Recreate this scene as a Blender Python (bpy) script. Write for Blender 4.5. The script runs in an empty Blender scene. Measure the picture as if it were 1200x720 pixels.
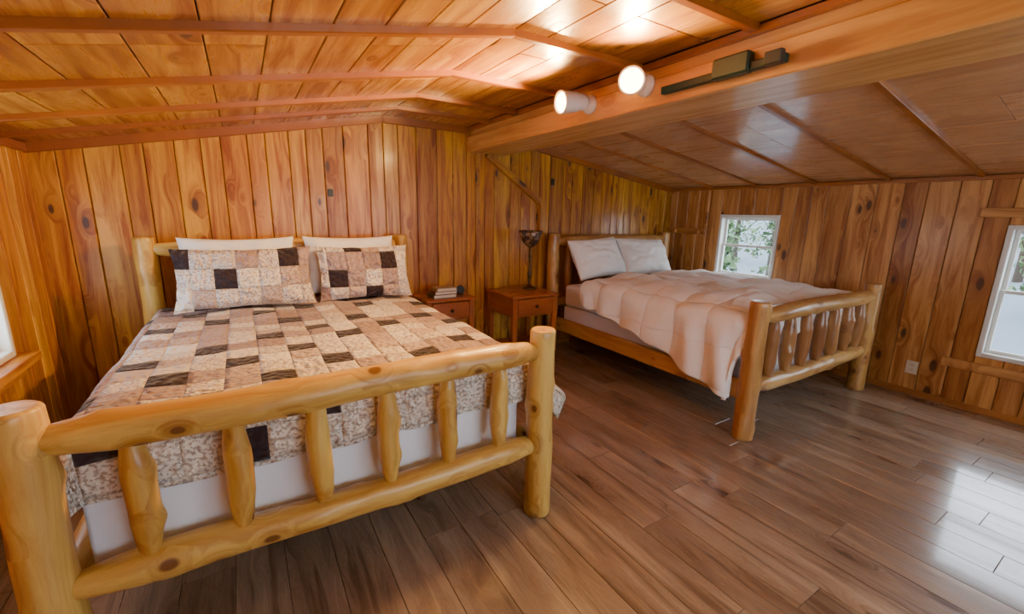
import bpy, bmesh, math, random
from mathutils import Vector, Matrix, noise
random.seed(7)
COL=bpy.context.scene.collection
# ---------------------------------------------------------------- dimensions
XL,XR,YB,YF=-1.098,4.922,3.925,-1.7
ZL,ZRG,ZRt=1.86,2.29,1.86      # ceiling heights: left wall, ridge flat, right wall
XRG=1.1
BX0,BX1,BZ=1.90,2.31,2.065     # big beam
def zc(x):
    if x<=XRG: return ZL+(x-XL)/(XRG-XL)*(ZRG-ZL)
    if x<=BX0: return ZRG
    if x<=BX1: return ZRG-(x-BX0)/(BX1-BX0)*.03
    return 2.26-(x-BX1)/(XR-BX1)*(2.26-ZRt)
# ---------------------------------------------------------------- node helpers
def newmat(name):
    m=bpy.data.materials.new(name);m.use_nodes=True
    nt=m.node_tree;b=nt.nodes['Principled BSDF'];return m,nt,b
def N(nt,t,**k):
    n=nt.nodes.new(t)
    for a,v in k.items():
        if a.startswith('i_'):
            key=a[2:];key=int(key) if key.isdigit() else key
            n.inputs[key].default_value=v
        else: setattr(n,a,v)
    return n
def math_(nt,op,a,b=None,c=None,clamp=False):
    n=nt.nodes.new('ShaderNodeMath');n.operation=op;n.use_clamp=clamp
    for i,x in enumerate((a,b,c)):
        if x is None: continue
        if isinstance(x,(int,float)): n.inputs[i].default_value=x
        else: nt.links.new(x,n.inputs[i])
    return n.outputs[0]
def mix(nt,fac,a,b,mode='MIX'):
    n=nt.nodes.new('ShaderNodeMix');n.data_type='RGBA';n.blend_type=mode
    for i,x in ((0,fac),(6,a),(7,b)):
        if isinstance(x,(int,float)): n.inputs[i].default_value=x
        elif isinstance(x,tuple): n.inputs[i].default_value=(*x,1) if len(x)==3 else x
        else: nt.links.new(x,n.inputs[i])
    return n.outputs[2]
def ramp(nt,fac,stops,const=False):
    n=nt.nodes.new('ShaderNodeValToRGB');cr=n.color_ramp
    if const: cr.interpolation='CONSTANT'
    while len(cr.elements)<len(stops): cr.elements.new(.5)
    for e,(p,c) in zip(cr.elements,stops):
        e.position=p;e.color=(*c,1) if len(c)==3 else c
    nt.links.new(fac,n.inputs[0]);return n.outputs[0]
def bump(nt,b,h,strength=.3,dist=.01):
    n=N(nt,'ShaderNodeBump');n.inputs['Strength'].default_value=strength;n.inputs['Distance'].default_value=dist
    nt.links.new(h,n.inputs['Height']);nt.links.new(n.outputs[0],b.inputs['Normal'])
def wood(name,cols,grain=(.45,.25,.1),gs=1.0,gamt=.5,knot=.12,knotcol=(.05,.016,.006),kscale=(1.6,4.5,1.0),rough=.4,coat=.3,across=16,blotch=.25,kprob=.5,crough=.18):
    m,nt,b=newmat(name);L=nt.links.new
    at=N(nt,'ShaderNodeAttribute',attribute_name='bc');rn=N(nt,'ShaderNodeAttribute',attribute_name='rnd')
    wn=N(nt,'ShaderNodeTexWhiteNoise',noise_dimensions='1D');L(rn.outputs['Fac'],wn.inputs['W'])
    k=len(cols);base=ramp(nt,wn.outputs['Value'],[(i/(k-1),c) for i,c in enumerate(cols)])
    # offset per board
    cm=N(nt,'ShaderNodeCombineXYZ');r7=math_(nt,'MULTIPLY',rn.outputs['Fac'],37.0);r3=math_(nt,'MULTIPLY',rn.outputs['Fac'],11.0)
    L(r7,cm.inputs[0]);L(r3,cm.inputs[2])
    ad=N(nt,'ShaderNodeVectorMath',operation='ADD');L(at.outputs['Vector'],ad.inputs[0]);L(cm.outputs[0],ad.inputs[1])
    # knots
    ms=N(nt,'ShaderNodeVectorMath',operation='MULTIPLY');L(ad.outputs[0],ms.inputs[0]);ms.inputs[1].default_value=kscale
    vo=N(nt,'ShaderNodeTexVoronoi');vo.inputs['Scale'].default_value=1.0;L(ms.outputs[0],vo.inputs['Vector'])
    sep=N(nt,'ShaderNodeSeparateColor');L(vo.outputs['Color'],sep.inputs[0])
    gate=math_(nt,'LESS_THAN',sep.outputs[0],kprob)
    d=math_(nt,'DIVIDE',vo.outputs['Distance'],math_(nt,'MULTIPLY_ADD',sep.outputs[1],.8,.45))
    kf=N(nt,'ShaderNodeMapRange',interpolation_type='SMOOTHSTEP');L(d,kf.inputs[0]);kf.inputs[1].default_value=knot*.6;kf.inputs[2].default_value=knot;kf.inputs[3].default_value=1;kf.inputs[4].default_value=0
    kfac=math_(nt,'MULTIPLY',kf.outputs[0],gate)
    halo=N(nt,'ShaderNodeMapRange',interpolation_type='SMOOTHSTEP');L(d,halo.inputs[0]);halo.inputs[1].default_value=knot*.6;halo.inputs[2].default_value=knot*3;halo.inputs[3].default_value=1;halo.inputs[4].default_value=0
    hfac=math_(nt,'MULTIPLY',halo.outputs[0],gate)
    # grain (bends around knots)
    mg=N(nt,'ShaderNodeVectorMath',operation='MULTIPLY');L(ad.outputs[0],mg.inputs[0]);mg.inputs[1].default_value=(1.3*gs,across*gs,across*gs*.6)
    off=N(nt,'ShaderNodeVectorMath',operation='ADD');hm=N(nt,'ShaderNodeCombineXYZ');L(math_(nt,'MULTIPLY',hfac,1.2),hm.inputs[1])
    L(mg.outputs[0],off.inputs[0]);L(hm.outputs[0],off.inputs[1])
    nz=N(nt,'ShaderNodeTexNoise');nz.inputs['Scale'].default_value=1.0;nz.inputs['Detail'].default_value=6;nz.inputs['Roughness'].default_value=.65;nz.inputs['Distortion'].default_value=.6
    L(off.outputs[0],nz.inputs['Vector'])
    g=N(nt,'ShaderNodeMapRange');L(nz.outputs[0],g.inputs[0]);g.inputs[1].default_value=.40;g.inputs[2].default_value=.64
    nb=N(nt,'ShaderNodeTexNoise');nb.inputs['Scale'].default_value=2.2;nb.inputs['Detail'].default_value=2;L(ad.outputs[0],nb.inputs['Vector'])
    c1=mix(nt,math_(nt,'MULTIPLY',g.outputs[0],gamt),base,grain,'MULTIPLY')
    c2=mix(nt,math_(nt,'MULTIPLY',nb.outputs[0],blotch*2,clamp=True),c1,(.60,.47,.36),'MULTIPLY')
    c3=mix(nt,math_(nt,'MULTIPLY',hfac,.48),c2,(.5,.3,.16),'MULTIPLY')
    c4=mix(nt,math_(nt,'MULTIPLY',kfac,.92),c3,knotcol)
    L(c4,b.inputs['Base Color'])
    rr=math_(nt,'MULTIPLY_ADD',g.outputs[0],.18,rough-.06);L(rr,b.inputs['Roughness'])
    b.inputs['Coat Weight'].default_value=coat;b.inputs['Coat Roughness'].default_value=crough
    hh=math_(nt,'SUBTRACT',nz.outputs[0],math_(nt,'MULTIPLY',kfac,.6));bump(nt,b,hh,.25,.004)
    return m
def plain(name,col,rough=.5,metal=0,nsc=30,namt=.12,bs=.1,emit=0,spec=.5):
    m,nt,b=newmat(name)
    tc=N(nt,'ShaderNodeTexCoord');nz=N(nt,'ShaderNodeTexNoise');nz.inputs['Scale'].default_value=nsc;nz.inputs['Detail'].default_value=3
    nt.links.new(tc.outputs['Object'],nz.inputs[0])
    c=mix(nt,math_(nt,'MULTIPLY',nz.outputs[0],namt),col,tuple(x*.4 for x in col));nt.links.new(c,b.inputs['Base Color'])
    b.inputs['Roughness'].default_value=rough;b.inputs['Metallic'].default_value=metal;b.inputs['Specular IOR Level'].default_value=spec
    if bs: bump(nt,b,nz.outputs[0],bs,.003)
    if emit: b.inputs['Emission Color'].default_value=(*col,1);b.inputs['Emission Strength'].default_value=emit
    return m
# ---------------------------------------------------------------- materials
M={}
M['wall']=wood('pine_wall_amber',[(.60,.245,.009),(.84,.46,.032),(.40,.14,.005),(.90,.55,.07),(.68,.30,.012),(.80,.40,.022)],grain=(.46,.24,.075),gamt=1.0,knot=.185,kscale=(3.2,7.5,1),kprob=.62,knotcol=(.05,.016,.004),rough=.42,coat=.2,blotch=.38)
M['wallR']=wood('pine_wall_right',[(.62,.275,.062),(.76,.39,.11),(.48,.195,.042),(.82,.45,.15),(.66,.31,.078)],grain=(.50,.32,.18),gamt=.95,knot=.18,kscale=(3.2,7.5,1),kprob=.5,knotcol=(.07,.022,.008),rough=.45,coat=.2,blotch=.3)
M['ceil']=wood('pine_ceiling',[(.62,.28,.014),(.80,.43,.04),(.44,.17,.009),(.88,.52,.075),(.70,.35,.026)],grain=(.46,.25,.10),gamt=.95,knot=.18,kscale=(3,6.5,1),kprob=.52,knotcol=(.06,.018,.004),rough=.33,coat=.35,blotch=.35)
M['ceilR']=wood('ceiling_right_boards',[(.70,.41,.20),(.77,.46,.23),(.64,.36,.16)],grain=(.6,.42,.3),gamt=.65,knot=.1,kscale=(2.5,5,1),kprob=.3,rough=.3,coat=.7)
M['trim']=wood('ceiling_trim_wood',[(.34,.10,.010),(.44,.15,.018),(.38,.12,.012)],gamt=.6,knot=.1,kprob=.2,rough=.35,coat=.35)
M['beam']=wood('beam_wood',[(.82,.49,.16),(.76,.43,.12)],grain=(.6,.40,.24),gamt=.7,knot=.1,kscale=(2,4,4),kprob=.3,rough=.35,coat=.35,across=22)
M['floor']=wood('laminate_floor',[(.43,.335,.245),(.54,.44,.335),(.34,.255,.18),(.58,.485,.375),(.47,.365,.265)],grain=(.38,.31,.25),gamt=.95,knot=.18,kscale=(2.2,7,1),kprob=.4,knotcol=(.10,.065,.04),rough=.26,coat=.9,across=16,crough=.09,blotch=.42)
M['log']=wood('peeled_log',[(.86,.61,.15),(.80,.55,.12),(.90,.67,.20)],grain=(.58,.38,.18),gamt=.85,knot=.25,kscale=(7,10,10),kprob=.42,knotcol=(.14,.048,.01),rough=.42,coat=.2,across=18,blotch=.35)
M['log2']=wood('peeled_log_darker',[(.74,.45,.14),(.66,.38,.11),(.80,.51,.17)],grain=(.52,.34,.18),gamt=.85,knot=.23,kscale=(7,10,10),kprob=.38,knotcol=(.12,.04,.015),rough=.38,coat=.3,across=18,blotch=.38)
M['spin2']=wood('spindle_brown',[(.38,.17,.048),(.46,.23,.07),(.32,.13,.038)],grain=(.6,.38,.22),gamt=.7,knot=.18,kscale=(7,9,9),kprob=.3,rough=.36,coat=.35)
M['night']=wood('nightstand_wood',[(.42,.12,.018),(.46,.14,.022),(.38,.10,.015)],grain=(.5,.3,.2),gamt=.6,knot=.08,kprob=.15,rough=.3,coat=.4)
M['dark']=plain('wall_backing_dark',(.03,.012,.005),.9)
M['white']=plain('white_cotton',(.90,.90,.90),.9,nsc=60)
M['skirt']=plain('skirt_cotton',(.90,.92,.97),.9,nsc=40,namt=.05)
M['sheet']=plain('sheet_cotton',(.88,.88,.94),.9,nsc=50)
M['vinyl']=plain('window_vinyl',(.75,.74,.68),.4,nsc=10,bs=0)
M['metalw']=plain('lamp_white_enamel',(.85,.80,.72),.35,nsc=10,bs=0)
M['black']=plain('black_metal',(.02,.025,.02),.4,nsc=20)
M['green']=plain('dark_green_enamel',(.010,.040,.026),.4,nsc=20)
M['brass']=plain('aged_bronze',(.10,.06,.03),.35,metal=.8)
M['outlet']=plain('outlet_plastic',(.70,.60,.45),.4,bs=0)
M['paper']=plain('book_pages',(.72,.66,.52),.8,nsc=120)
M['bk1']=plain('book_cover_green',(.10,.13,.09),.5);M['bk2']=plain('book_cover_brown',(.20,.10,.05),.5);M['bk3']=plain('book_cover_tan',(.42,.33,.2),.5)
M['bulb']=plain('lit_bulb',(1,.80,.45),.3,emit=22,bs=0,namt=0)
# comforter
def comforter_mat():
    m,nt,b=newmat('comforter_fabric');tc=N(nt,'ShaderNodeTexCoord')
    nz=N(nt,'ShaderNodeTexNoise');nz.inputs['Scale'].default_value=9;nz.inputs['Detail'].default_value=5;nt.links.new(tc.outputs['Object'],nz.inputs[0])
    c=mix(nt,nz.outputs[0],(.94,.93,.88),(.90,.86,.80));nt.links.new(c,b.inputs['Base Color']);b.inputs['Roughness'].default_value=.85
    b.inputs['Sheen Weight'].default_value=.15
    uv=N(nt,'ShaderNodeUVMap');s=N(nt,'ShaderNodeSeparateXYZ');nt.links.new(uv.outputs[0],s.inputs[0])
    l1=math_(nt,'ABSOLUTE',math_(nt,'SINE',math_(nt,'MULTIPLY',s.outputs[0],math.pi/.28)))
    l2=math_(nt,'ABSOLUTE',math_(nt,'SINE',math_(nt,'MULTIPLY',s.outputs[1],math.pi/.28)))
    q=math_(nt,'POWER',math_(nt,'MULTIPLY',l1,l2),.3)
    h=math_(nt,'MULTIPLY_ADD',nz.outputs[0],.6,q)
    bump(nt,b,h,.55,.028);return m
M['comf']=comforter_mat()
M['pil2']=plain('cream_pillowcase',(.92,.90,.86),.85,nsc=8,namt=.12,bs=.2)
# patchwork
def patchwork(name,cell=.125):
    m,nt,b=newmat(name);L=nt.links.new
    uv=N(nt,'ShaderNodeUVMap');sc=N(nt,'ShaderNodeVectorMath',operation='SCALE');L(uv.outputs[0],sc.inputs[0]);sc.inputs['Scale'].default_value=1/cell
    fl=N(nt,'ShaderNodeVectorMath',operation='FLOOR');L(sc.outputs[0],fl.inputs[0])
    s=N(nt,'ShaderNodeSeparateXYZ');L(fl.outputs[0],s.inputs[0])
    lat=math_(nt,'FLOORED_MODULO',math_(nt,'MULTIPLY_ADD',s.outputs[1],2.0,s.outputs[0]),5.0)
    wn=N(nt,'ShaderNodeTexWhiteNoise',noise_dimensions='3D');L(fl.outputs[0],wn.inputs['Vector'])
    hasf=N(nt,'ShaderNodeSeparateColor');L(wn.outputs['Color'],hasf.inputs[0])
    dark=math_(nt,'MULTIPLY',math_(nt,'LESS_THAN',lat,.5),math_(nt,'LESS_THAN',hasf.outputs[0],.88))
    base=ramp(nt,wn.outputs['Value'],[(0,(.70,.63,.57)),(.20,(.34,.24,.235)),(.40,(.82,.77,.71)),(.56,(.42,.31,.30)),(.74,(.76,.69,.62)),(.90,(.54,.42,.37))],True)
    # floral print
    n1=N(nt,'ShaderNodeTexNoise');n1.inputs['Scale'].default_value=80;n1.inputs['Detail'].default_value=3;L(uv.outputs[0],n1.inputs[0])
    n2=N(nt,'ShaderNodeTexVoronoi');n2.inputs['Scale'].default_value=38;L(uv.outputs[0],n2.inputs[0])
    fm=math_(nt,'GREATER_THAN',n1.outputs[0],.54)
    gate=math_(nt,'MULTIPLY',fm,math_(nt,'GREATER_THAN',hasf.outputs[1],.25))
    c=mix(nt,math_(nt,'MULTIPLY',gate,.62),base,(.24,.165,.15))
    fl2=math_(nt,'MULTIPLY',math_(nt,'LESS_THAN',n2.outputs['Distance'],.26),math_(nt,'GREATER_THAN',hasf.outputs[2],.45))
    c=mix(nt,math_(nt,'MULTIPLY',fl2,.6),c,(.30,.13,.13))
    dk=mix(nt,n1.outputs[0],(.014,.005,.008),(.032,.013,.017))
    c=mix(nt,dark,c,dk)
    he=N(nt,'ShaderNodeAttribute',attribute_name='hem')
    hc=mix(nt,math_(nt,'GREATER_THAN',n1.outputs[0],.53),(.78,.73,.64),(.45,.38,.30))
    hf=math_(nt,'MULTIPLY',he.outputs['Fac'],math_(nt,'SUBTRACT',1.0,math_(nt,'MULTIPLY',dark,math_(nt,'GREATER_THAN',hasf.outputs[0],.4))))
    c=mix(nt,hf,c,hc)
    L(c,b.inputs['Base Color']);b.inputs['Roughness'].default_value=.85;b.inputs['Sheen Weight'].default_value=.15
    # quilting stitches
    v=N(nt,'ShaderNodeTexVoronoi');v.inputs['Scale'].default_value=42;v.feature='SMOOTH_F1';L(uv.outputs[0],v.inputs[0])
    fr=N(nt,'ShaderNodeVectorMath',operation='FRACTION');L(sc.outputs[0],fr.inputs[0]);s2=N(nt,'ShaderNodeSeparateXYZ');L(fr.outputs[0],s2.inputs[0])
    ex=math_(nt,'ABSOLUTE',math_(nt,'SUBTRACT',s2.outputs[0],.5));ey=math_(nt,'ABSOLUTE',math_(nt,'SUBTRACT',s2.outputs[1],.5))
    e=math_(nt,'POWER',math_(nt,'MULTIPLY',math_(nt,'MAXIMUM',ex,ey),2.0),8.0)
    h=math_(nt,'SUBTRACT',math_(nt,'MULTIPLY',v.outputs['Distance'],-1.0),math_(nt,'MULTIPLY',e,.5))
    bump(nt,b,h,1.0,.024);return m
M['quilt']=patchwork('patchwork_quilt_fabric')
# stained-glass shade
def shade_mat():
    m,nt,b=newmat('stained_glass_shade');tc=N(nt,'ShaderNodeTexCoord')
    v=N(nt,'ShaderNodeTexVoronoi');v.inputs['Scale'].default_value=28;nt.links.new(tc.outputs['Object'],v.inputs[0])
    v2=N(nt,'ShaderNodeTexVoronoi',feature='DISTANCE_TO_EDGE');v2.inputs['Scale'].default_value=28;nt.links.new(tc.outputs['Object'],v2.inputs[0])
    s=N(nt,'ShaderNodeSeparateColor');nt.links.new(v.outputs['Color'],s.inputs[0])
    c=ramp(nt,s.outputs[0],[(0,(.10,.05,.02)),(.35,(.25,.14,.05)),(.55,(.05,.03,.03)),(.8,(.35,.22,.12))],True)
    c=mix(nt,math_(nt,'LESS_THAN',v2.outputs['Distance'],.06),c,(.01,.01,.01));nt.links.new(c,b.inputs['Base Color']);b.inputs['Roughness'].default_value=.25;return m
M['shade']=shade_mat()
def glass():
    m,nt,b=newmat('window_glass');t=N(nt,'ShaderNodeBsdfTransparent');g=N(nt,'ShaderNodeBsdfGlossy');g.inputs['Roughness'].default_value=.02
    x=N(nt,'ShaderNodeMixShader');x.inputs[0].default_value=.05;nt.links.new(t.outputs[0],x.inputs[1]);nt.links.new(g.outputs[0],x.inputs[2])
    nt.links.new(x.outputs[0],nt.nodes['Material Output'].inputs[0]);return m
M['glass']=glass()
# ---------------------------------------------------------------- mesh builder
class MB:
    def __init__(s,mats): s.v=[];s.f=[];s.bc=[];s.rn=[];s.mi=[];s.uv=[];s.mats=mats;s.sm=[]
    def face(s,idx,bcs,rnd,mi=0,smooth=False,uvs=None):
        s.f.append(idx);s.bc+=bcs;s.rn+=[rnd]*len(idx);s.mi.append(mi);s.sm.append(smooth)
        s.uv+=uvs if uvs else [(0,0)]*len(idx)
    def box(s,x0,x1,y0,y1,z0,z1,mi=0,axis=None,bev=.004,rnd=None):
        """chamfered box; grain along axis (longest by default)"""
        d=[x1-x0,y1-y0,z1-z0]
        if axis is None: axis=d.index(max(d))
        rnd=random.random() if rnd is None else rnd
        bev=min(bev,min(d)*.3)
        bm=bmesh.new();bmesh.ops.create_cube(bm,size=1)
        for v in bm.verts: v.co=Vector(((x0+x1)/2+v.co.x*d[0],(y0+y1)/2+v.co.y*d[1],(z0+z1)/2+v.co.z*d[2]))
        if bev>0: bmesh.ops.bevel(bm,geom=bm.edges[:],offset=bev,segments=1,affect='EDGES')
        s.addbm(bm,mi,axis,rnd)
    def addbm(s,bm,mi=0,axis=0,rnd=0,mat=None,smooth=False):
        o=len(s.v);bm.verts.ensure_lookup_table();bm.faces.ensure_lookup_table()
        for i,v in enumerate(bm.verts): v.index=i
        perm=[(0,1,2),(1,0,2),(2,0,1)][axis]
        for v in bm.verts: s.v.append(tuple(mat@v.co if mat else v.co))
        for f in bm.faces:
            s.face([o+v.index for v in f.verts],[tuple(v.co[p] for p in perm) for v in f.verts],rnd,mi,smooth)
        bm.free()
    def board(s,O,A,B,Nn,poly,thick=.018,ch=.003,rnd=None,mi=0):
        """poly: 4 (a,b) ccw pts in the plane; extrude along Nn"""
        rnd=random.random() if rnd is None else rnd
        ca=sum(p[0] for p in poly)/len(poly);cb=sum(p[1] for p in poly)/len(poly)
        def ins(p): 
            return (p[0]-math.copysign(min(ch,abs(p[0]-ca)*.3),p[0]-ca),p[1]-math.copysign(ch,p[1]-cb))
        rings=[]
        for pts,h in ((poly,0),(poly,thick-ch),([ins(p) for p in poly],thick)):
            r=[]
            for a,b in pts: s.v.append(tuple(O+A*a+B*b+Nn*h));r.append((len(s.v)-1,(a,b,0)))
            rings.append(r)
        n=len(poly)
        flip=(A.cross(B)).dot(Nn)<0
        def F(q):
            if flip:q=q[::-1]
            s.face([i for i,_ in q],[c for _,c in q],rnd,mi)
        F(rings[2]);F(rings[0][::-1])
        for k in range(2):
            for i in range(n):
                j=(i+1)%n;F([rings[k][i],rings[k][j],rings[k+1][j],rings[k+1][i]])
    def log(s,p0,p1,rf,mi=0,seg=20,nr=26,bend=.006,rnd=None,knots=5):
        rnd=random.random() if rnd is None else rnd
        p0=Vector(p0);p1=Vector(p1);ax=(p1-p0);Ln=ax.length;ax.normalize()
        u=Vector((0,1,0)) if abs(ax.y)<.5 else Vector((1,0,0));u=(u-ax*u.dot(ax)).normalized();w=ax.cross(u)
        kn=[(random.random()*Ln,random.random()*6.28,random.uniform(.005,.011)) for _ in range(knots)]
        ph=random.random()*6;rings=[]
        ts=[0,.004/Ln]+[ .012/Ln+(1-.024/Ln)*i/(nr-1) for i in range(nr)]+[1-.004/Ln,1]
        for t in ts:
            r=[];R=rf(t*Ln,Ln)
            if t in(0,1): R-=.010
            elif t==ts[1] or t==ts[-2]: R-=.004
            c=p0+ax*(t*Ln)+(u*math.sin(t*3.1+ph)+w*math.cos(t*4.3+ph))*bend*math.sin(t*math.pi)
            for k in range(seg):
                a=k/seg*2*math.pi
                q=noise.noise(Vector((math.cos(a)*1.2+rnd*50,math.sin(a)*1.2,t*Ln*4)))*R*.09
                for kt,ka,kh in kn:
                    da=(a-ka+math.pi)%(2*math.pi)-math.pi
                    q+=kh*math.exp(-((t*Ln-kt)/.03)**2-(da*R/.025)**2)*min(1,R/.04)
                x=math.cos(a)*(R+q);y=math.sin(a)*(R+q)
                s.v.append(tuple(c+u*x+w*y));r.append((len(s.v)-1,(t*Ln,x+rnd*5,y)))
            rings.append(r)
        for a,b in zip(rings,rings[1:]):
            for k in range(seg):
                j=(k+1)%seg;q=[a[k],a[j],b[j],b[k]]
                s.face([i for i,_ in q],[c for _,c in q],rnd,mi,True)
        for q in (rings[0][::-1],rings[-1]): s.face([i for i,_ in q],[(c[1]*.3,c[1],c[2]) for _,c in q],rnd,mi)
    def lathe(s,c,prof,mi=0,seg=28,smooth=True,axis=Vector((0,0,1)),rnd=.5):
        axis=axis.normalized();u=axis.orthogonal().normalized();w=axis.cross(u);c=Vector(c);rings=[]
        for r,h in prof:
            q=[]
            for k in range(seg):
                a=k/seg*2*math.pi;s.v.append(tuple(c+axis*h+(u*math.cos(a)+w*math.sin(a))*r));q.append(len(s.v)-1)
            rings.append(q)
        for a,b in zip(rings,rings[1:]):
            for k in range(seg):
                j=(k+1)%seg;s.face([a[k],a[j],b[j],b[k]],[(0,0,0)]*4,rnd,mi,smooth)
        s.face(rings[0][::-1],[(0,0,0)]*seg,rnd,mi);s.face(rings[-1],[(0,0,0)]*seg,rnd,mi)
    def obj(s,name,parent=None,hem=None):
        me=bpy.data.meshes.new(name);me.from_pydata(s.v,[],s.f)
        a=me.attributes.new('bc','FLOAT_VECTOR','CORNER');a.data.foreach_set('vector',[x for c in s.bc for x in c])
        a=me.attributes.new('rnd','FLOAT','CORNER');a.data.foreach_set('value',s.rn)
        uv=me.uv_layers.new(name='UVMap');uv.data.foreach_set('uv',[x for c in s.uv for x in c])
        if hem: 
            a=me.attributes.new('hem','FLOAT','POINT');a.data.foreach_set('value',hem)
        for m in s.mats: me.materials.append(M[m])
        me.polygons.foreach_set('material_index',s.mi);me.polygons.foreach_set('use_smooth',s.sm);me.update()
        o=bpy.data.objects.new(name,me);COL.objects.link(o)
        if parent: o.parent=parent
        return o
def empty(name,loc=(0,0,0)):
    e=bpy.data.objects.new(name,None);e.location=loc;e.empty_display_size=.1;COL.objects.link(e);return e
V=Vector
X,Y,Z=V((1,0,0)),V((0,1,0)),V((0,0,1))
def cuts(a,b,w0,w1,must=()):
    """random board boundaries, with mandatory breakpoints"""
    out=[a];pts=sorted([p for p in must if a<p<b])+[b]
    for p in pts:
        s=out[-1];L=p-s;n=max(1,round(L/((w0+w1)/2)));ws=[random.uniform(w0,w1) for _ in range(n)];k=L/sum(ws)
        for w in ws: s+=w*k;out.append(s)
        out[-1]=p
    return out
G=.002
# ---------------------------------------------------------------- room shell
def gable_wall(name,y,inward,mat,open_=None):
    mb=MB([mat,'dark']);must=[XRG]+(list(open_[:2]) if open_ else []);bs=cuts(XL,XR,.10,.19,must)
    for a,b in zip(bs,bs[1:]):
        r=random.random()
        if open_ and open_[0]<(a+b)/2<open_[1]:
            mb.board(V((0,y,0)),Z,X,Y*inward,[(0,a+G),(open_[2],a+G),(open_[2],b-G),(0,b-G)],ch=.004,rnd=r)
            mb.board(V((0,y,0)),Z,X,Y*inward,[(open_[3],a+G),(zc(a+G)+.02,a+G),(zc(b-G)+.02,b-G),(open_[3],b-G)],ch=.004,rnd=r)
        else: mb.board(V((0,y,0)),Z,X,Y*inward,[(0,a+G),(zc(a+G)+.02,a+G),(zc(b-G)+.02,b-G),(0,b-G)],ch=.005,rnd=r)
    ps=sorted([XL-.1,XRG,BX0,BX1,XR+.1]+(list(open_[:2]) if open_ else []))
    for xa,xb in zip(ps,ps[1:]):
        hs=[(-.1,None)]
        if open_ and open_[0]<(xa+xb)/2<open_[1]: hs=[(-.1,open_[2]),(open_[3],None)]
        for za,zb in hs:
            for yy in (y,y-inward*.1):
                o=len(mb.v);t=lambda x: zb if zb is not None else zc(min(max(x,XL),XR))+.05
                mb.v+=[(xa,yy,za),(xb,yy,za),(xb,yy,t(xb)),(xa,yy,t(xa))];mb.face([o,o+1,o+2,o+3],[(0,0,0)]*4,0,1)
    return mb.obj(name)
gable_wall('wall_back',YB,-1,'wall')
WFILL=(.3,3.2,.82,1.97)  # opening added behind the camera, sized to let in sky fill
gable_wall('wall_front',YF,1,'wallR',WFILL)
W1=(2.49,3.18,.81,1.54);W2=(.06,.84,.46,1.49);WL=(2.35,3.20,.72,1.60)
def side_wall(name,x,inward,mat,h,wins):
    mb=MB([mat,'dark']);must=[w[0] for w in wins]+[w[1] for w in wins];bs=cuts(YF,YB,.12,.2,must)
    for a,b in zip(bs,bs[1:]):
        m=(a+b)/2;segs=[(0,h)]
        for w in wins:
            if w[0]<m<w[1]: segs=[(0,w[2]),(w[3],h)]
        r=random.random()
        for z0,z1 in segs: mb.board(V((x,0,0)),Z,Y,X*inward,[(z0,a+G),(z1,a+G),(z1,b-G),(z0,b-G)],rnd=r,ch=.005)
    ys=sorted([YF-.1,YB+.1]+must)
    for a,b in zip(ys,ys[1:]):
        m=(a+b)/2;segs=[(-.1,h)]
        for w in wins:
            if w[0]<m<w[1]: segs=[(-.1,w[2]),(w[3],h)]
        for z0,z1 in segs: mb.box(*sorted((x,x-inward*.1)),a,b,z0,z1,mi=1,bev=0)
    return mb.obj(name)
side_wall('wall_right',XR,-1,'wallR',ZRt+.05,[W1,W2])
side_wall('wall_left',XL,1,'wall',ZL+.05,[WL])
# floor planks (run front to back)
mb=MB(['floor','dark']);xs=cuts(XL,XR,.185,.19)
for a,b in zip(xs,xs[1:]):
    y=YF-random.random()*1.0
    while y<YB:
        y2=y+1.22;g2=.0016;mb.board(V((0,0,-.018)),Y,X,Z,[(max(y,YF)+g2/2,a+g2/2),(max(y,YF)+g2/2,b-g2/2),(min(y2,YB)-g2/2,b-g2/2),(min(y2,YB)-g2/2,a+g2/2)],ch=.0015);y=y2
mb.box(XL-.1,XR+.1,YF-.1,YB+.1,-.14,-.02,mi=1,bev=0)
mb.obj('floor')
# ceiling
mb=MB(['ceil','ceilR','dark'])
def ceil_section(xa,xb,w0,w1,mi,ch=.003,lens=None,row=.6):
    d=(V((xb,0,zc(xb)))-V((xa,0,zc(xa))));L=d.length;d.normalize();n=V((d.z,0,-d.x)) 
    if n.z>0:n=-n
    bs=cuts(0,L,w0,w1)
    for a,b in zip(bs,bs[1:]):
        y=YF-random.choice(lens)
        while y<YB:
            y2=y+random.choice(lens)
            ya,yb=max(y,YF),min(y2,YB)
            if yb-ya>.01:
                mb.board(V((xa,0,zc(xa)))-n*.018,Y,d,n,[(ya+G,a+G),(ya+G,b-G),(yb-G,b-G),(yb-G,a+G)],ch=ch,mi=mi)
            y=y2
ceil_section(XL,XRG,.15,.24,0,lens=[.62,1.24,1.86])
ceil_section(XRG,BX0,.15,.24,0,lens=[.62,1.24,1.86])
G=.0008
ceil_section(BX1,XR,.38,.5,1,ch=.0012,lens=[2.4,1.2])
ps=[XL-.1,XRG,BX0,BX1,XR+.1];o=len(mb.v)
for x in ps:
    for y in (YF-.1,YB+.1): mb.v.append((x,y,zc(min(max(x,XL),XR))+.03))
for x in ps:
    for y in (YF-.1,YB+.1): mb.v.append((x,y,zc(min(max(x,XL),XR))+.15))
for k in range(4):
    for b0 in (0,10): mb.face([o+b0+2*k,o+b0+2*k+1,o+b0+2*k+3,o+b0+2*k+2],[(0,0,0)]*4,0,2)
mb.obj('ceiling')
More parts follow.
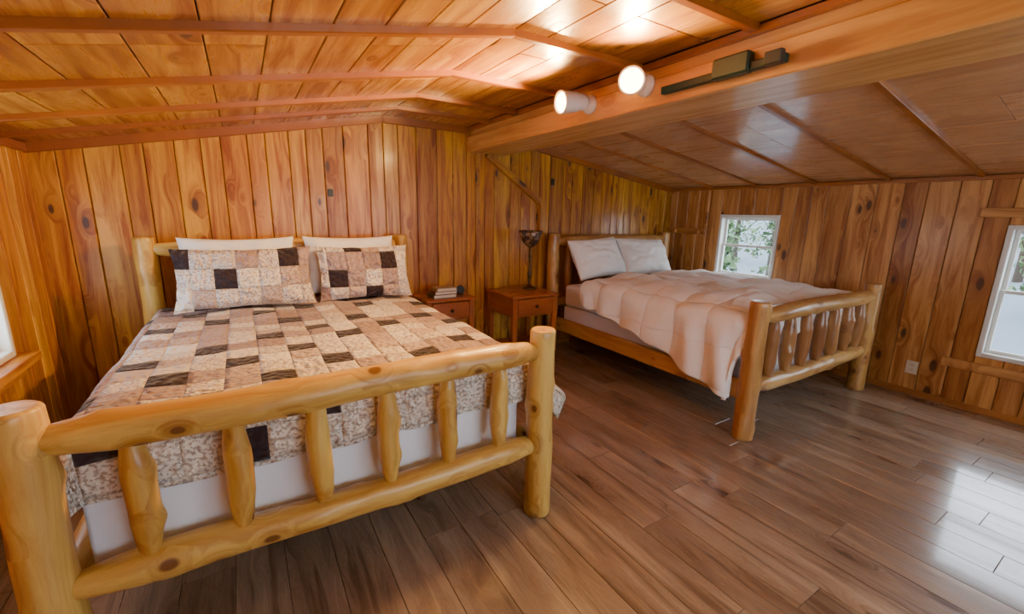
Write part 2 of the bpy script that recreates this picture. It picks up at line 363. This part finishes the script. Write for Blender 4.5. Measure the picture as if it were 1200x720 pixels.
# battens following the ceiling
def seg_batten(mb,xa,xb,y,w,h,over=0):
    d=(V((xb,0,zc(xb)-.0))-V((xa,0,zc(xa))));L=d.length;d.normalize();n=V((d.z,0,-d.x))
    if n.z>0:n=-n
    mb.board(V((xa,0,zc(xa))),d,Y,n,[(-over,y-w/2),(L+over,y-w/2),(L+over,y+w/2),(-over,y+w/2)],thick=h,ch=.004)
i=1
for y in (3.5,3.06,2.47,1.80,1.18,.56,-.06,-.68,-1.3):
    mb=MB(['trim']);seg_batten(mb,XL,XRG,y,.04,.028,.0);seg_batten(mb,XRG,BX0,y,.04,.028,.0);mb.obj('trim_%d'%i);i+=1
for y in (3.32,2.78,2.2,1.61,1.04,.46,-.12,-.7,-1.28):
    mb=MB(['trim']);seg_batten(mb,BX1,XR,y,.04,.022);mb.obj('trim_%d'%i);i+=1
# gable trim on back wall
mb=MB(['trim']);yb=YB-.018
for xa,xb in ((XL,XRG),(XRG,BX0),(BX1,XR)): seg_batten(mb,xa,xb,yb-.012,.024,.06)
mb.obj('trim_%d'%i);i+=1
# trim where ceiling meets the side walls
mb=MB(['trim']);mb.box(XL+.018,XL+.04,YF,YB-.05,ZL-.05,ZL+.0);mb.obj('trim_%d'%i);i+=1
mb=MB(['trim']);mb.box(XR-.045,XR-.018,YF,YB-.05,ZRt-.035,ZRt+.0);mb.obj('trim_%d'%i);i+=1
# beam
mb=MB(['beam','trim']);mb.box(BX0,BX1,YF+.02,YB-.02,BZ,2.20,axis=1,bev=.006);mb.box(BX0+.03,BX1-.02,YF+.02,YB-.02,2.19,2.30,axis=1,bev=.004)
mb.box(BX0-.0,BX0+.035,YF+.02,YB-.05,2.255,2.288,mi=1,axis=1)
mb.obj('ceiling_beam')
# baseboards
mb=MB(['wallR']);mb.box(XR-.032,XR-.018,YF,YB-.04,0,.055,axis=1);mb.obj('baseboard_right')
mb=MB(['wall']);mb.box(XL+.04,XR-.04,YB-.032,YB-.018,0,.055,axis=0);mb.obj('baseboard_back')
mb=MB(['wall']);mb.box(XL+.018,XL+.032,YF,YB-.04,0,.055,axis=1);mb.obj('baseboard_left')
# wall brace + post
mb=MB(['wall']);a=V((2.10,YB-.018,2.06));b=V((2.76,YB-.018,1.62));d=(b-a).normalized();pp=V((d.z,0,-d.x));L=(b-a).length
mb.board(a,d,pp,-Y,[(0,-.03),(L,-.03),(L,.03),(0,.03)],thick=.045,ch=.004)
mb.obj('trim_%d'%i);i+=1
mb=MB(['wall']);mb.box(2.74,2.81,YB-.07,YB-.018,.06,1.64,axis=2);mb.obj('trim_%d'%i);i+=1
mb=MB(['wall']);mb.box(1.98,2.02,YB-.04,YB-.018,.06,BZ,axis=2);mb.obj('trim_%d'%i);i+=1
# right wall horizontal strips round window 2
mb=MB(['wallR']);mb.box(XR-.042,XR-.018,YF+.02,1.0,1.545,1.615,axis=1);mb.obj('trim_%d'%i);i+=1
mb=MB(['wallR']);mb.box(XR-.042,XR-.018,YF+.02,1.02,.33,.405,axis=1);mb.obj('trim_%d'%i);i+=1
# ---------------------------------------------------------------- windows
def window(name,x,inward,w,sill=False,rot=False):
    """x: wall plane; rot=True for a window in a wall facing y"""
    y0,y1,z0,z1=w
    P=(lambda a,b,c:(b,a,c)) if rot else (lambda a,b,c:(a,b,c))
    e=empty(name,P(x,(y0+y1)/2,(z0+z1)/2));inv=Matrix.Translation(-e.location)
    mb=MB(['vinyl','wallR','wall'])
    def bx(a,b,ya,yb,za,zb,**k):
        q=sorted((x+inward*a,x+inward*b))
        if rot: mb.box(ya,yb,*q,za,zb,**k)
        else: mb.box(*q,ya,yb,za,zb,**k)
    t=.035
    for (ya,yb,za,zb) in ((y0,y0+t,z0,z1),(y1-t,y1,z0,z1),(y0+t,y1-t,z0,z0+t),(y0+t,y1-t,z1-t,z1)):
        bx(-.10,.028,ya,yb,za,zb)
    s=.028;zm=(z0+z1)/2+.01
    for (za,zb,dx) in ((z0+t,zm+.015,-.02),(zm-.015,z1-t,-.045)):
        for (ya,yb,zc_,zd) in ((y0+t,y0+t+s,za,zb),(y1-t-s,y1-t,za,zb),(y0+t+s,y1-t-s,za,za+s),(y0+t+s,y1-t-s,zb-s,zb)):
            bx(dx-.022,dx,ya,yb,zc_,zd)
    if sill: bx(-.02,.10,y0-.06,y1+.06,z0-.045,z0,mi=2 if inward>0 else 1)
    if sill: bx(.018,.035,y0-.03,y1+.03,z0-.12,z0-.045,mi=2 if inward>0 else 1)
    o=mb.obj('frame',e);o.matrix_parent_inverse=inv
    g=MB(['glass']);
    for (za,zb,dx) in ((z0+t+s,zm-.013,-.031),(zm+.013,z1-t-s,-.056)):
        n=len(g.v);xx=x+inward*dx
        for yy,zz in ((y0+t+s,za),(y1-t-s,za),(y1-t-s,zb),(y0+t+s,zb)): g.v.append(P(xx,yy,zz))
        g.face([n,n+1,n+2,n+3],[(0,0,0)]*4,0)
    o=g.obj('glass',e);o.matrix_parent_inverse=inv
window('window_1',XR,-1,W1);window('window_2',XR,-1,W2);window('window_3',XL,1,WL,sill=True)
window('fill_window_1',YF,1,(WFILL[0],(WFILL[0]+WFILL[1])/2,WFILL[2],WFILL[3]),rot=True);window('fill_window_2',YF,1,((WFILL[0]+WFILL[1])/2,WFILL[1],WFILL[2],WFILL[3]),rot=True)  # unseen window pair, added to brighten the room from behind the camera
# ---------------------------------------------------------------- log beds
def bed(x0,w,yh,yf,Hh,Hf,zt,zb,nsp,mlog,mspin,sr=.042,side_board=False):
    e=empty('log_bed',(x0+w/2,(yh+yf)/2,0));inv=Matrix.Translation(-e.location)
    def add(mb,n): o=mb.obj(n,e);o.matrix_parent_inverse=inv
    x1=x0+w;k=1
    for (x,y,h) in ((x0,yf,Hf),(x1,yf,Hf),(x0,yh,Hh),(x1,yh,Hh)):
        mb=MB([mlog]);mb.log((x,y,0),(x,y,h),lambda t,L:.068-.006*t/L,bend=.006,knots=12,nr=40,seg=26);add(mb,'post_%d'%k);k+=1
    def rail(r,tr,tl=.10):
        return lambda t,L: tr+(r-tr)*min(1,(max(0,min(t,L-t))/tl))**.7
    for n,y,z,r in (('foot_rail_upper',yf,zt,.060),('foot_rail_lower',yf,zb,.058),('head_rail_upper',yh,1.22,.055),('head_rail_lower',yh,.55,.055)):
        mb=MB([mlog]);mb.log((x0+.035,y,z),(x1-.035,y,z),rail(r,.034,.16),seg=26,nr=56,bend=.012,knots=14);add(mb,n)
    for j in range(nsp):
        xx=x0+w*(j+1-.12)/(nsp+1-.24) if nsp>6 else x0+.225+.2535*j
        mb=MB([mspin]);mb.log((xx,yf,zb+.03),(xx,yf,zt-.03),rail(sr,.022,.13),nr=26,bend=.004,knots=5);add(mb,'foot_spindle_%d'%(j+1))
        mb=MB([mspin]);mb.log((xx,yh,.58),(xx,yh,1.19),rail(sr*.9,.022,.13),nr=18,bend=.003,knots=2);add(mb,'head_spindle_%d'%(j+1))
    for n,x in (('side_rail_left',x0),('side_rail_right',x1)):
        mb=MB([mlog])
        if side_board: mb.box(x-.028,x+.028,yf+.05,yh-.05,.27,.41,axis=1,bev=.012)
        else: mb.log((x,yf+.04,.33),(x,yh-.04,.33),rail(.055,.036,.12),nr=34,knots=8)
        add(mb,n)
    # slats resting between the side rails
    mb=MB([mlog])
    for j in range(9):
        yy=yf+.25+j*(yh-yf-.5)/8;mb.box(x0+.02,x1-.02,yy-.04,yy+.04,.30,.325,axis=0)
    add(mb,'slats');return e
bed(-.565,1.725,3.732,1.583,1.305,.974,.868,.392,6,'log','log')
bed(2.84,1.778,3.732,1.482,1.305,.974,.865,.375,7,'log2','spin2',sr=.05,side_board=True)
def soft_box(name,x0,x1,y0,y1,z0,z1,mat,r=.05):
    bm=bmesh.new();bmesh.ops.create_cube(bm,size=1)
    for v in bm.verts: v.co=V(((x0+x1)/2+v.co.x*(x1-x0),(y0+y1)/2+v.co.y*(y1-y0),(z0+z1)/2+v.co.z*(z1-z0)))
    bmesh.ops.bevel(bm,geom=bm.edges[:],offset=r,segments=5,affect='EDGES',profile=.6)
    mb=MB([mat]);mb.addbm(bm,smooth=True);return mb.obj(name)
soft_box('box_spring',-.485,1.075,1.70,3.62,.335,.545,'white',.02)
soft_box('mattress',-.485,1.075,1.70,3.62,.55,.80,'white',.05)
soft_box('box_spring',2.925,4.53,1.60,3.62,.335,.525,'sheet',.02)
soft_box('mattress',2.925,4.53,1.60,3.62,.53,.76,'sheet',.05)
# cloth draped over mattress
mb_uv=[]
def drape(name,x0,x1,yfoot,yhead,ztop,ovL,ovR,ovF,mat,nx=120,ny=120,rr=.05,puff=.0,wr=.01,flX=.18,flY=.05,hemw=.16,thick=.012,box=None,foldamp=.012,extraR=0):
    """ovL/ovR functions of t (0 head..1 foot) -> side overhang"""
    W=x1-x0;Ln=yhead-yfoot;mb=MB([mat]);hem=[];idx={}
    def over(o):
        q=rr*math.pi/2
        if o<=0:return 0,0
        if o<q: a=o/rr;return rr*math.sin(a),rr*(1-math.cos(a))
        return rr,rr+o-q
    for j in range(ny+1):
        t=j/ny*(Ln+ovF);tn=min(1,t/Ln)
        oy=max(0,t-Ln)
        l,r=ovL(tn),ovR(tn)
        for i in range(nx+1):
            s=-l+(W+l+r)*i/nx
            ox=-s if s<0 else (s-W if s>W else 0);sx=-1 if s<0 else 1
            o=math.hypot(ox,oy);out,dn=over(o)
            if o>0: ux,uy=ox/o,oy/o
            else: ux=uy=0
            x=x0+min(max(s,0),W)+sx*ux*(out+flX*max(0,dn-rr));y=yhead-min(t,Ln)-uy*(out+flY*max(0,dn-rr));z=ztop-dn
            if sx>0 and ox>0: x+=extraR*tn**2*ux*min(1,dn/.28)
            ex=min(max(s,0),W)/W;ey=min(t,Ln)/Ln
            if puff: z+=puff*(max(0,1-(2*ex-1)**6))*(max(0,1-(2*ey-1)**8))*(1 if o==0 else 0)
            p=V((s*3.3,t*3.3,len(name)))
            z+=wr*noise.noise(p)+wr*.5*noise.noise(p*2.7)
            if box and o==0:
                z+=box*(abs(math.sin(s*math.pi/.28))**.5+abs(math.sin(t*math.pi/.28))**.5-1)
            if dn>rr*.8:
                f=foldamp*min(1,(dn-rr*.8)/.15)
                k=math.sin((t if ox>oy else s)*17+2*math.sin(s*3+t*5))*f
                if ox>oy: x+=sx*k
                else: y-=k
            mb.v.append((x,y,z));idx[i,j]=len(mb.v)-1
            hem.append(1.0 if (ox>max(l,r)-hemw and ox>0.06) or (oy>0.05) else 0.0)
            mb_uv.append((s,t))
    for j in range(ny):
        for i in range(nx):
            q=[idx[i,j],idx[i,j+1],idx[i+1,j+1],idx[i+1,j]]
            mb.face(q,[(0,0,0)]*4,0,0,True,[mb_uv[k] for k in q])
    o=mb.obj(name,hem=hem)
    m=o.modifiers.new('thick','SOLIDIFY');m.thickness=thick;m.offset=1
    return o
drape('patchwork_quilt',-.49,1.08,1.705,3.60,.825,lambda t:.36,lambda t:.33,.25,'quilt',wr=.016,extraR=.22,flY=.02,rr=.045)
mb_uv=[]
drape('comforter',2.90,4.55,1.62,3.22,.84,lambda t:.24+.36*t**1.2,lambda t:.3,.20,'comf',nx=150,ny=150,wr=.040,puff=.04,rr=.08,flX=.10,thick=.03,box=.016,foldamp=.026)
# bed skirt
mb=MB(['skirt']);pts=[]
path=[(-.50,3.6),(-.50,1.682),(1.09,1.682),(1.09,3.6)]
for (xa,ya),(xb,yb) in zip(path,path[1:]):
    L=math.hypot(xb-xa,yb-ya);n=int(L/.012)
    for k in range(n): pts.append((xa+(xb-xa)*k/n,ya+(yb-ya)*k/n,xb-xa,yb-ya,L))
rows=[]
for zi in range(9):
    z=.70-zi*.05;r=[]
    for k,(x,y,dx,dy,L) in enumerate(pts):
        a=.008*math.sin(k*.33+2*math.sin(k*.07))*(zi/8)-.0;nx_,ny_=dy/L,-dx/L
        mb.v.append((x+nx_*a,y+ny_*a,z));r.append(len(mb.v)-1)
    rows.append(r)
for a,b in zip(rows,rows[1:]):
    for k in range(len(pts)-1): mb.face([a[k],a[k+1],b[k+1],b[k]],[(0,0,0)]*4,0,0,True)
mb.obj('bed_skirt')
# pillows
def pillow(name,c,w,h,th,tilt,yaw,mat,flange=0,roll=0,seed=0):
    n=44;mb=MB([mat]);R=Matrix.Translation(c)@Matrix.Rotation(math.radians(yaw),4,'Z')@Matrix.Rotation(math.radians(tilt),4,'X')@Matrix.Rotation(math.radians(roll),4,'Z')
    for side in (1,-1):
        o=len(mb.v)
        for j in range(n+1):
            for i in range(n+1):
                u=i/n*2-1;v=j/n*2-1
                fu,fv=u/(1-flange),v/(1-flange)
                k=max(0,1-abs(fu)**3)*max(0,1-abs(fv)**3) if max(abs(fu),abs(fv))<1 else 0
                z=side*(th/2*k**.5+.004)
                q=V((u*1.6+seed*3,v*1.6,side*.7));z+=side*k**.4*(.030*noise.noise(q)+.020*noise.noise(q*2.6))
                x=w/2*u*(1-.07*(1-v*v)*u*u);y=h/2*v*(1-.09*(1-u*u)*v*v)
                if flange: z+=.006*math.sin(u*14+v*11)*(1-k)
                if i in(0,n) or j in(0,n): z=.006*math.sin(u*14+v*11) if flange else 0
                mb.v.append(tuple(R@V((x,y,z))))
        for j in range(n):
            for i in range(n):
                q=[o+j*(n+1)+i,o+j*(n+1)+i+1,o+(j+1)*(n+1)+i+1,o+(j+1)*(n+1)+i]
                if side<0:q=q[::-1]
                mb.face(q,[(0,0,0)]*4,0,0,True,[(mb.v[k][0]+seed*.31,mb.v[k][2]+seed*.17) for k in q])
    return mb.obj(name)
pillow('white_pillow',(-.03,3.56,1.09),.70,.44,.12,76,0,'white',seed=1)
pillow('white_pillow',(.72,3.56,1.09),.68,.44,.12,76,0,'white',seed=2)
pillow('patchwork_pillow',(.0,3.38,1.045),.82,.42,.14,70,0,'quilt',flange=.06,seed=3)
pillow('patchwork_pillow',(.78,3.40,1.04),.68,.42,.14,70,-3,'quilt',flange=.06,seed=4)
pillow('cream_pillow',(3.27,3.50,1.05),.72,.46,.21,62,3,'pil2',seed=5,roll=3)
pillow('cream_pillow',(4.0,3.50,1.04),.72,.46,.21,58,-3,'pil2',seed=6,roll=-2)
# ---------------------------------------------------------------- nightstands
def nightstand(x0,x1,y0,y1,zt):
    e=empty('nightstand',((x0+x1)/2,(y0+y1)/2,0));inv=Matrix.Translation(-e.location)
    def add(mb,n): o=mb.obj(n,e);o.matrix_parent_inverse=inv
    mb=MB(['night']);mb.box(x0-.015,x1+.015,y0-.015,y1,zt-.028,zt,axis=0,bev=.006);add(mb,'top')
    for k,(x,y) in enumerate(((x0,y0),(x1-.05,y0),(x0,y1-.05),(x1-.05,y1-.05))):
        mb=MB(['night']);mb.box(x,x+.05,y,y+.05,0,zt-.028,axis=2);add(mb,'leg_%d'%(k+1))
    mb=MB(['night']);z0=zt-.21
    mb.box(x0+.008,x0+.026,y0+.05,y1-.05,z0,zt-.028,axis=1);mb.box(x1-.026,x1-.008,y0+.05,y1-.05,z0,zt-.028,axis=1)
    mb.box(x0+.05,x1-.05,y1-.026,y1-.008,z0,zt-.028,axis=0);mb.box(x0+.05,x1-.05,y0+.012,y0+.028,z0,z0+.022,axis=0)
    add(mb,'apron')
    mb=MB(['night']);mb.box(x0+.055,x1-.055,y0-.004,y0+.016,z0+.026,zt-.036,axis=0,bev=.005);add(mb,'drawer_front')
    mb=MB(['brass']);mb.lathe(((x0+x1)/2,y0-.003,(z0+.026+zt-.036)/2),[(.006,0),(.006,.014),(.016,.018),(.017,.026),(.008,.032)],axis=-Y,seg=16);add(mb,'knob')
    mb=MB(['night']);mb.box(x0+.01,x1-.01,y0+.01,y1-.01,.18,.20,axis=0);add(mb,'shelf')
nightstand(1.30,1.76,3.48,3.87,.75)
nightstand(2.07,2.58,3.30,3.80,.75)
# books + alarm clock
mb=MB(['bk1','bk2','bk3','paper'])
z=.75
for k,(w,d,h) in enumerate(((.22,.16,.032),(.21,.15,.028),(.19,.14,.03))):
    cx,cy=1.49+.01*k,3.60-.005*k
    mb.box(cx-w/2,cx+w/2,cy-d/2,cy+d/2,z,z+.004,mi=k,bev=.001);mb.box(cx-w/2,cx+w/2,cy-d/2,cy+d/2,z+h-.004,z+h,mi=k,bev=.001)
    mb.box(cx-w/2,cx-w/2+.005,cy-d/2,cy+d/2,z+.004,z+h-.004,mi=k,bev=.001);mb.box(cx-w/2+.005,cx+w/2-.004,cy-d/2+.004,cy+d/2-.004,z+.004,z+h-.004,mi=3,bev=0);z+=h
mb.obj('book_stack')
mb=MB(['black','green']);mb.lathe((1.70,3.66,.795),[(.035,0),(.04,.006),(.04,.035),(.035,.04)],axis=V((-.4,-1,0)),seg=24);mb.lathe((1.684,3.621,.795),[(.030,0),(.030,.003)],mi=0,axis=V((-.4,-1,0)),seg=24)
mb.box(1.665,1.715,3.62,3.67,.75,.765);mb.obj('alarm_clock')
# table lamp
e=empty('table_lamp',(2.46,3.62,.75));inv=Matrix.Translation(-e.location)
mb=MB(['brass']);mb.lathe((2.46,3.62,.75),[(.075,0),(.078,.008),(.06,.018),(.03,.03),(.014,.05),(.012,.10),(.022,.13),(.024,.16),(.012,.19),(.010,.30),(.018,.33),(.010,.36),(.009,.44),(.02,.45)],seg=24);o=mb.obj('base',e);o.matrix_parent_inverse=inv
mb=MB(['shade']);mb.lathe((2.46,3.62,1.17),[(.02,.0),(.05,.02),(.085,.06),(.10,.10),(.125,.165),(.12,.168),(.095,.10),(.08,.062),(.045,.025)],seg=32);o=mb.obj('shade',e);o.matrix_parent_inverse=inv
# ---------------------------------------------------------------- spotlights and track
def spot(y,z,d,energy):
    d=V(d).normalized();e=empty('spotlight',(1.84,y,z));inv=Matrix.Translation(-e.location)
    mb=MB(['metalw','black']);c=V((1.79,y,z))
    mb.lathe(c-d*.05,[(.030,-.02),(.045,0),(.050,.02),(.050,.05),(.058,.06),(.062,.16),(.066,.165),(.066,.172),(.058,.172),(.056,.12),(.02,.11)],axis=d,seg=30)
    mb.box(1.785,1.86,y-.016,y+.016,z-.012,z+.012);mb.lathe((1.90,y,z),[(.055,0),(.055,.02),(.03,.04)],axis=-X,seg=24)
    o=mb.obj('can',e);o.matrix_parent_inverse=inv
    mb=MB(['bulb']);mb.lathe(c+d*.062,[(.02,0),(.045,.02),(.053,.045),(.045,.058),(.02,.064)],axis=d,seg=24);o=mb.obj('bulb',e);o.matrix_parent_inverse=inv
    l=bpy.data.lights.new('spot_beam','SPOT');l.energy=energy;l.color=(1,.58,.20);l.spot_size=math.radians(165);l.spot_blend=.8;l.shadow_soft_size=.05
    lo=bpy.data.objects.new('spot_beam',l);COL.objects.link(lo);lo.location=c+d*.15;lo.rotation_euler=d.to_track_quat('-Z','Y').to_euler()
    lo.parent=e;lo.matrix_parent_inverse=inv
spot(2.18,2.165,(-.85,.05,-.12),250)
spot(1.74,2.175,(-.85,-.75,-.20),130)
mb=MB(['black','green']);mb.box(1.868,1.90,1.02,1.62,2.105,2.14,axis=1,mi=1);mb.box(1.85,1.90,1.16,1.33,2.10,2.185,mi=1,axis=1,bev=.008);mb.box(1.84,1.87,1.02,1.09,2.10,2.15,mi=0);mb.obj('light_track')
# small things on walls
mb=MB(['black']);mb.box(.63,.67,YB-.03,YB-.018,1.61,1.67,bev=.003);mb.box(.643,.657,YB-.034,YB-.03,1.625,1.655,bev=.001);mb.obj('light_switch')
mb=MB(['black']);mb.box(2.895,2.94,YB-.035,YB-.018,1.81,1.88,bev=.004);mb.box(2.905,2.93,YB-.045,YB-.035,1.82,1.87,bev=.003);mb.obj('wall_thermostat')
mb=MB(['outlet','black']);mb.box(XR-.026,XR-.018,1.155,1.235,.19,.305,bev=.003)
for zz in (.225,.27):
    mb.box(XR-.029,XR-.026,1.178,1.212,zz-.015,zz+.015,bev=.002)
    for yy in (1.187,1.203): mb.box(XR-.0295,XR-.0288,yy-.0015,yy+.0015,zz-.006,zz+.006,mi=1,bev=0)
mb.obj('wall_outlet')
mb=MB(['wallR']);mb.box(XR-.11,XR-.018,3.32,3.88,1.345,1.365,axis=1);mb.box(XR-.035,XR-.018,3.36,3.84,1.29,1.345,axis=1)
for yy in (3.42,3.76): mb.box(XR-.09,XR-.035,yy,yy+.02,1.30,1.345)
mb.obj('wall_shelf')
# ---------------------------------------------------------------- outside
M['ground']=plain('outdoor_ground',(.12,.155,.20),.9,nsc=.35,namt=.8)
M['leaf']=plain('foliage',(.085,.15,.055),.7,nsc=2,namt=.8);M['bark']=plain('bark',(.05,.035,.025),.9,nsc=9)
mb=MB(['ground']);n=30
def gz(x,y): return -2.7+.25*noise.noise(V((x*.3,y*.3,0)))+max(0,x-13)*.22
for j in range(n+1):
    for i_ in range(n+1):
        x=5.1+i_*1.0;y=-14+j*1.5;mb.v.append((x,y,gz(x,y)))
for j in range(n):
    for i_ in range(n):
        a=j*(n+1)+i_;mb.face([a,a+1,a+n+2,a+n+1],[(0,0,0)]*4,0,0,True)
mb.obj('ground_outside')
def tree(x,y,h,r):
    z=gz(x,y)-.1
    mb=MB(['bark','leaf']);mb.log((x,y,z),(x,y,z+h),lambda t,L:.14*(1-.8*t/L),knots=0,nr=8,seg=10)
    for k in range(1100):
        t=random.random();rad=r*(1-t*.8)*math.sqrt(random.random())*(.6+.4*math.sin(t*40));a=random.random()*6.28
        c=V((x+math.cos(a)*rad,y+math.sin(a)*rad,z+h*(.18+.85*t)));s=random.uniform(.08,.2)
        q=[c+V((random.uniform(-s,s),random.uniform(-s,s),random.uniform(-s,s))) for _ in range(3)]
        n0=len(mb.v);mb.v+= [tuple(p) for p in q];mb.face([n0,n0+1,n0+2],[(0,0,0)]*3,0,1)
    mb.obj('pine_tree')
for (x,y,h,r) in ((12,7.6,4.2,1.1),(16,7.6,5,1.3),(14,9.3,5.0,1.2),(20,10.3,6,1.6),(22,13.2,6,1.6),(19,2.0,4.6,1.2),(20,-.6,4.6,1.1),(24,.2,5,1.6),(23,3.4,5,1.5),(21,-3.0,5,1.5),(26,7.5,6,1.8)): tree(x,y,h,r)
# ---------------------------------------------------------------- lighting
w=bpy.data.worlds.new('sky');bpy.context.scene.world=w;w.use_nodes=True;nt=w.node_tree
bg=nt.nodes['Background'];bg.inputs[1].default_value=9.5;bg.inputs[0].default_value=(.76,.88,1,1)
s=bpy.data.lights.new('sun','SUN');s.energy=6;s.angle=.02;s.color=(1,.95,.85);so=bpy.data.objects.new('sun',s);COL.objects.link(so);so.rotation_euler=V((-.15,-.7,-1)).to_track_quat('-Z','Y').to_euler();so.location=(0,0,10)
# ---------------------------------------------------------------- camera
f,yw,pt,rl=504.445,*[math.radians(a) for a in (31.922,12.234,1.146)]
F=V((math.sin(yw)*math.cos(pt),math.cos(yw)*math.cos(pt),-math.sin(pt)));R=V((math.cos(yw),-math.sin(yw),0));U=R.cross(F)
R2=R*math.cos(rl)+U*math.sin(rl);U2=-R*math.sin(rl)+U*math.cos(rl)
cam=bpy.data.cameras.new('camera');cam.sensor_width=36;cam.lens=f*36/1200;cam.clip_start=.02
co=bpy.data.objects.new('camera',cam);COL.objects.link(co)
mt=Matrix((R2,U2,-F)).transposed().to_4x4();mt.translation=V((0,0,1.5));co.matrix_world=mt
bpy.context.scene.camera=co
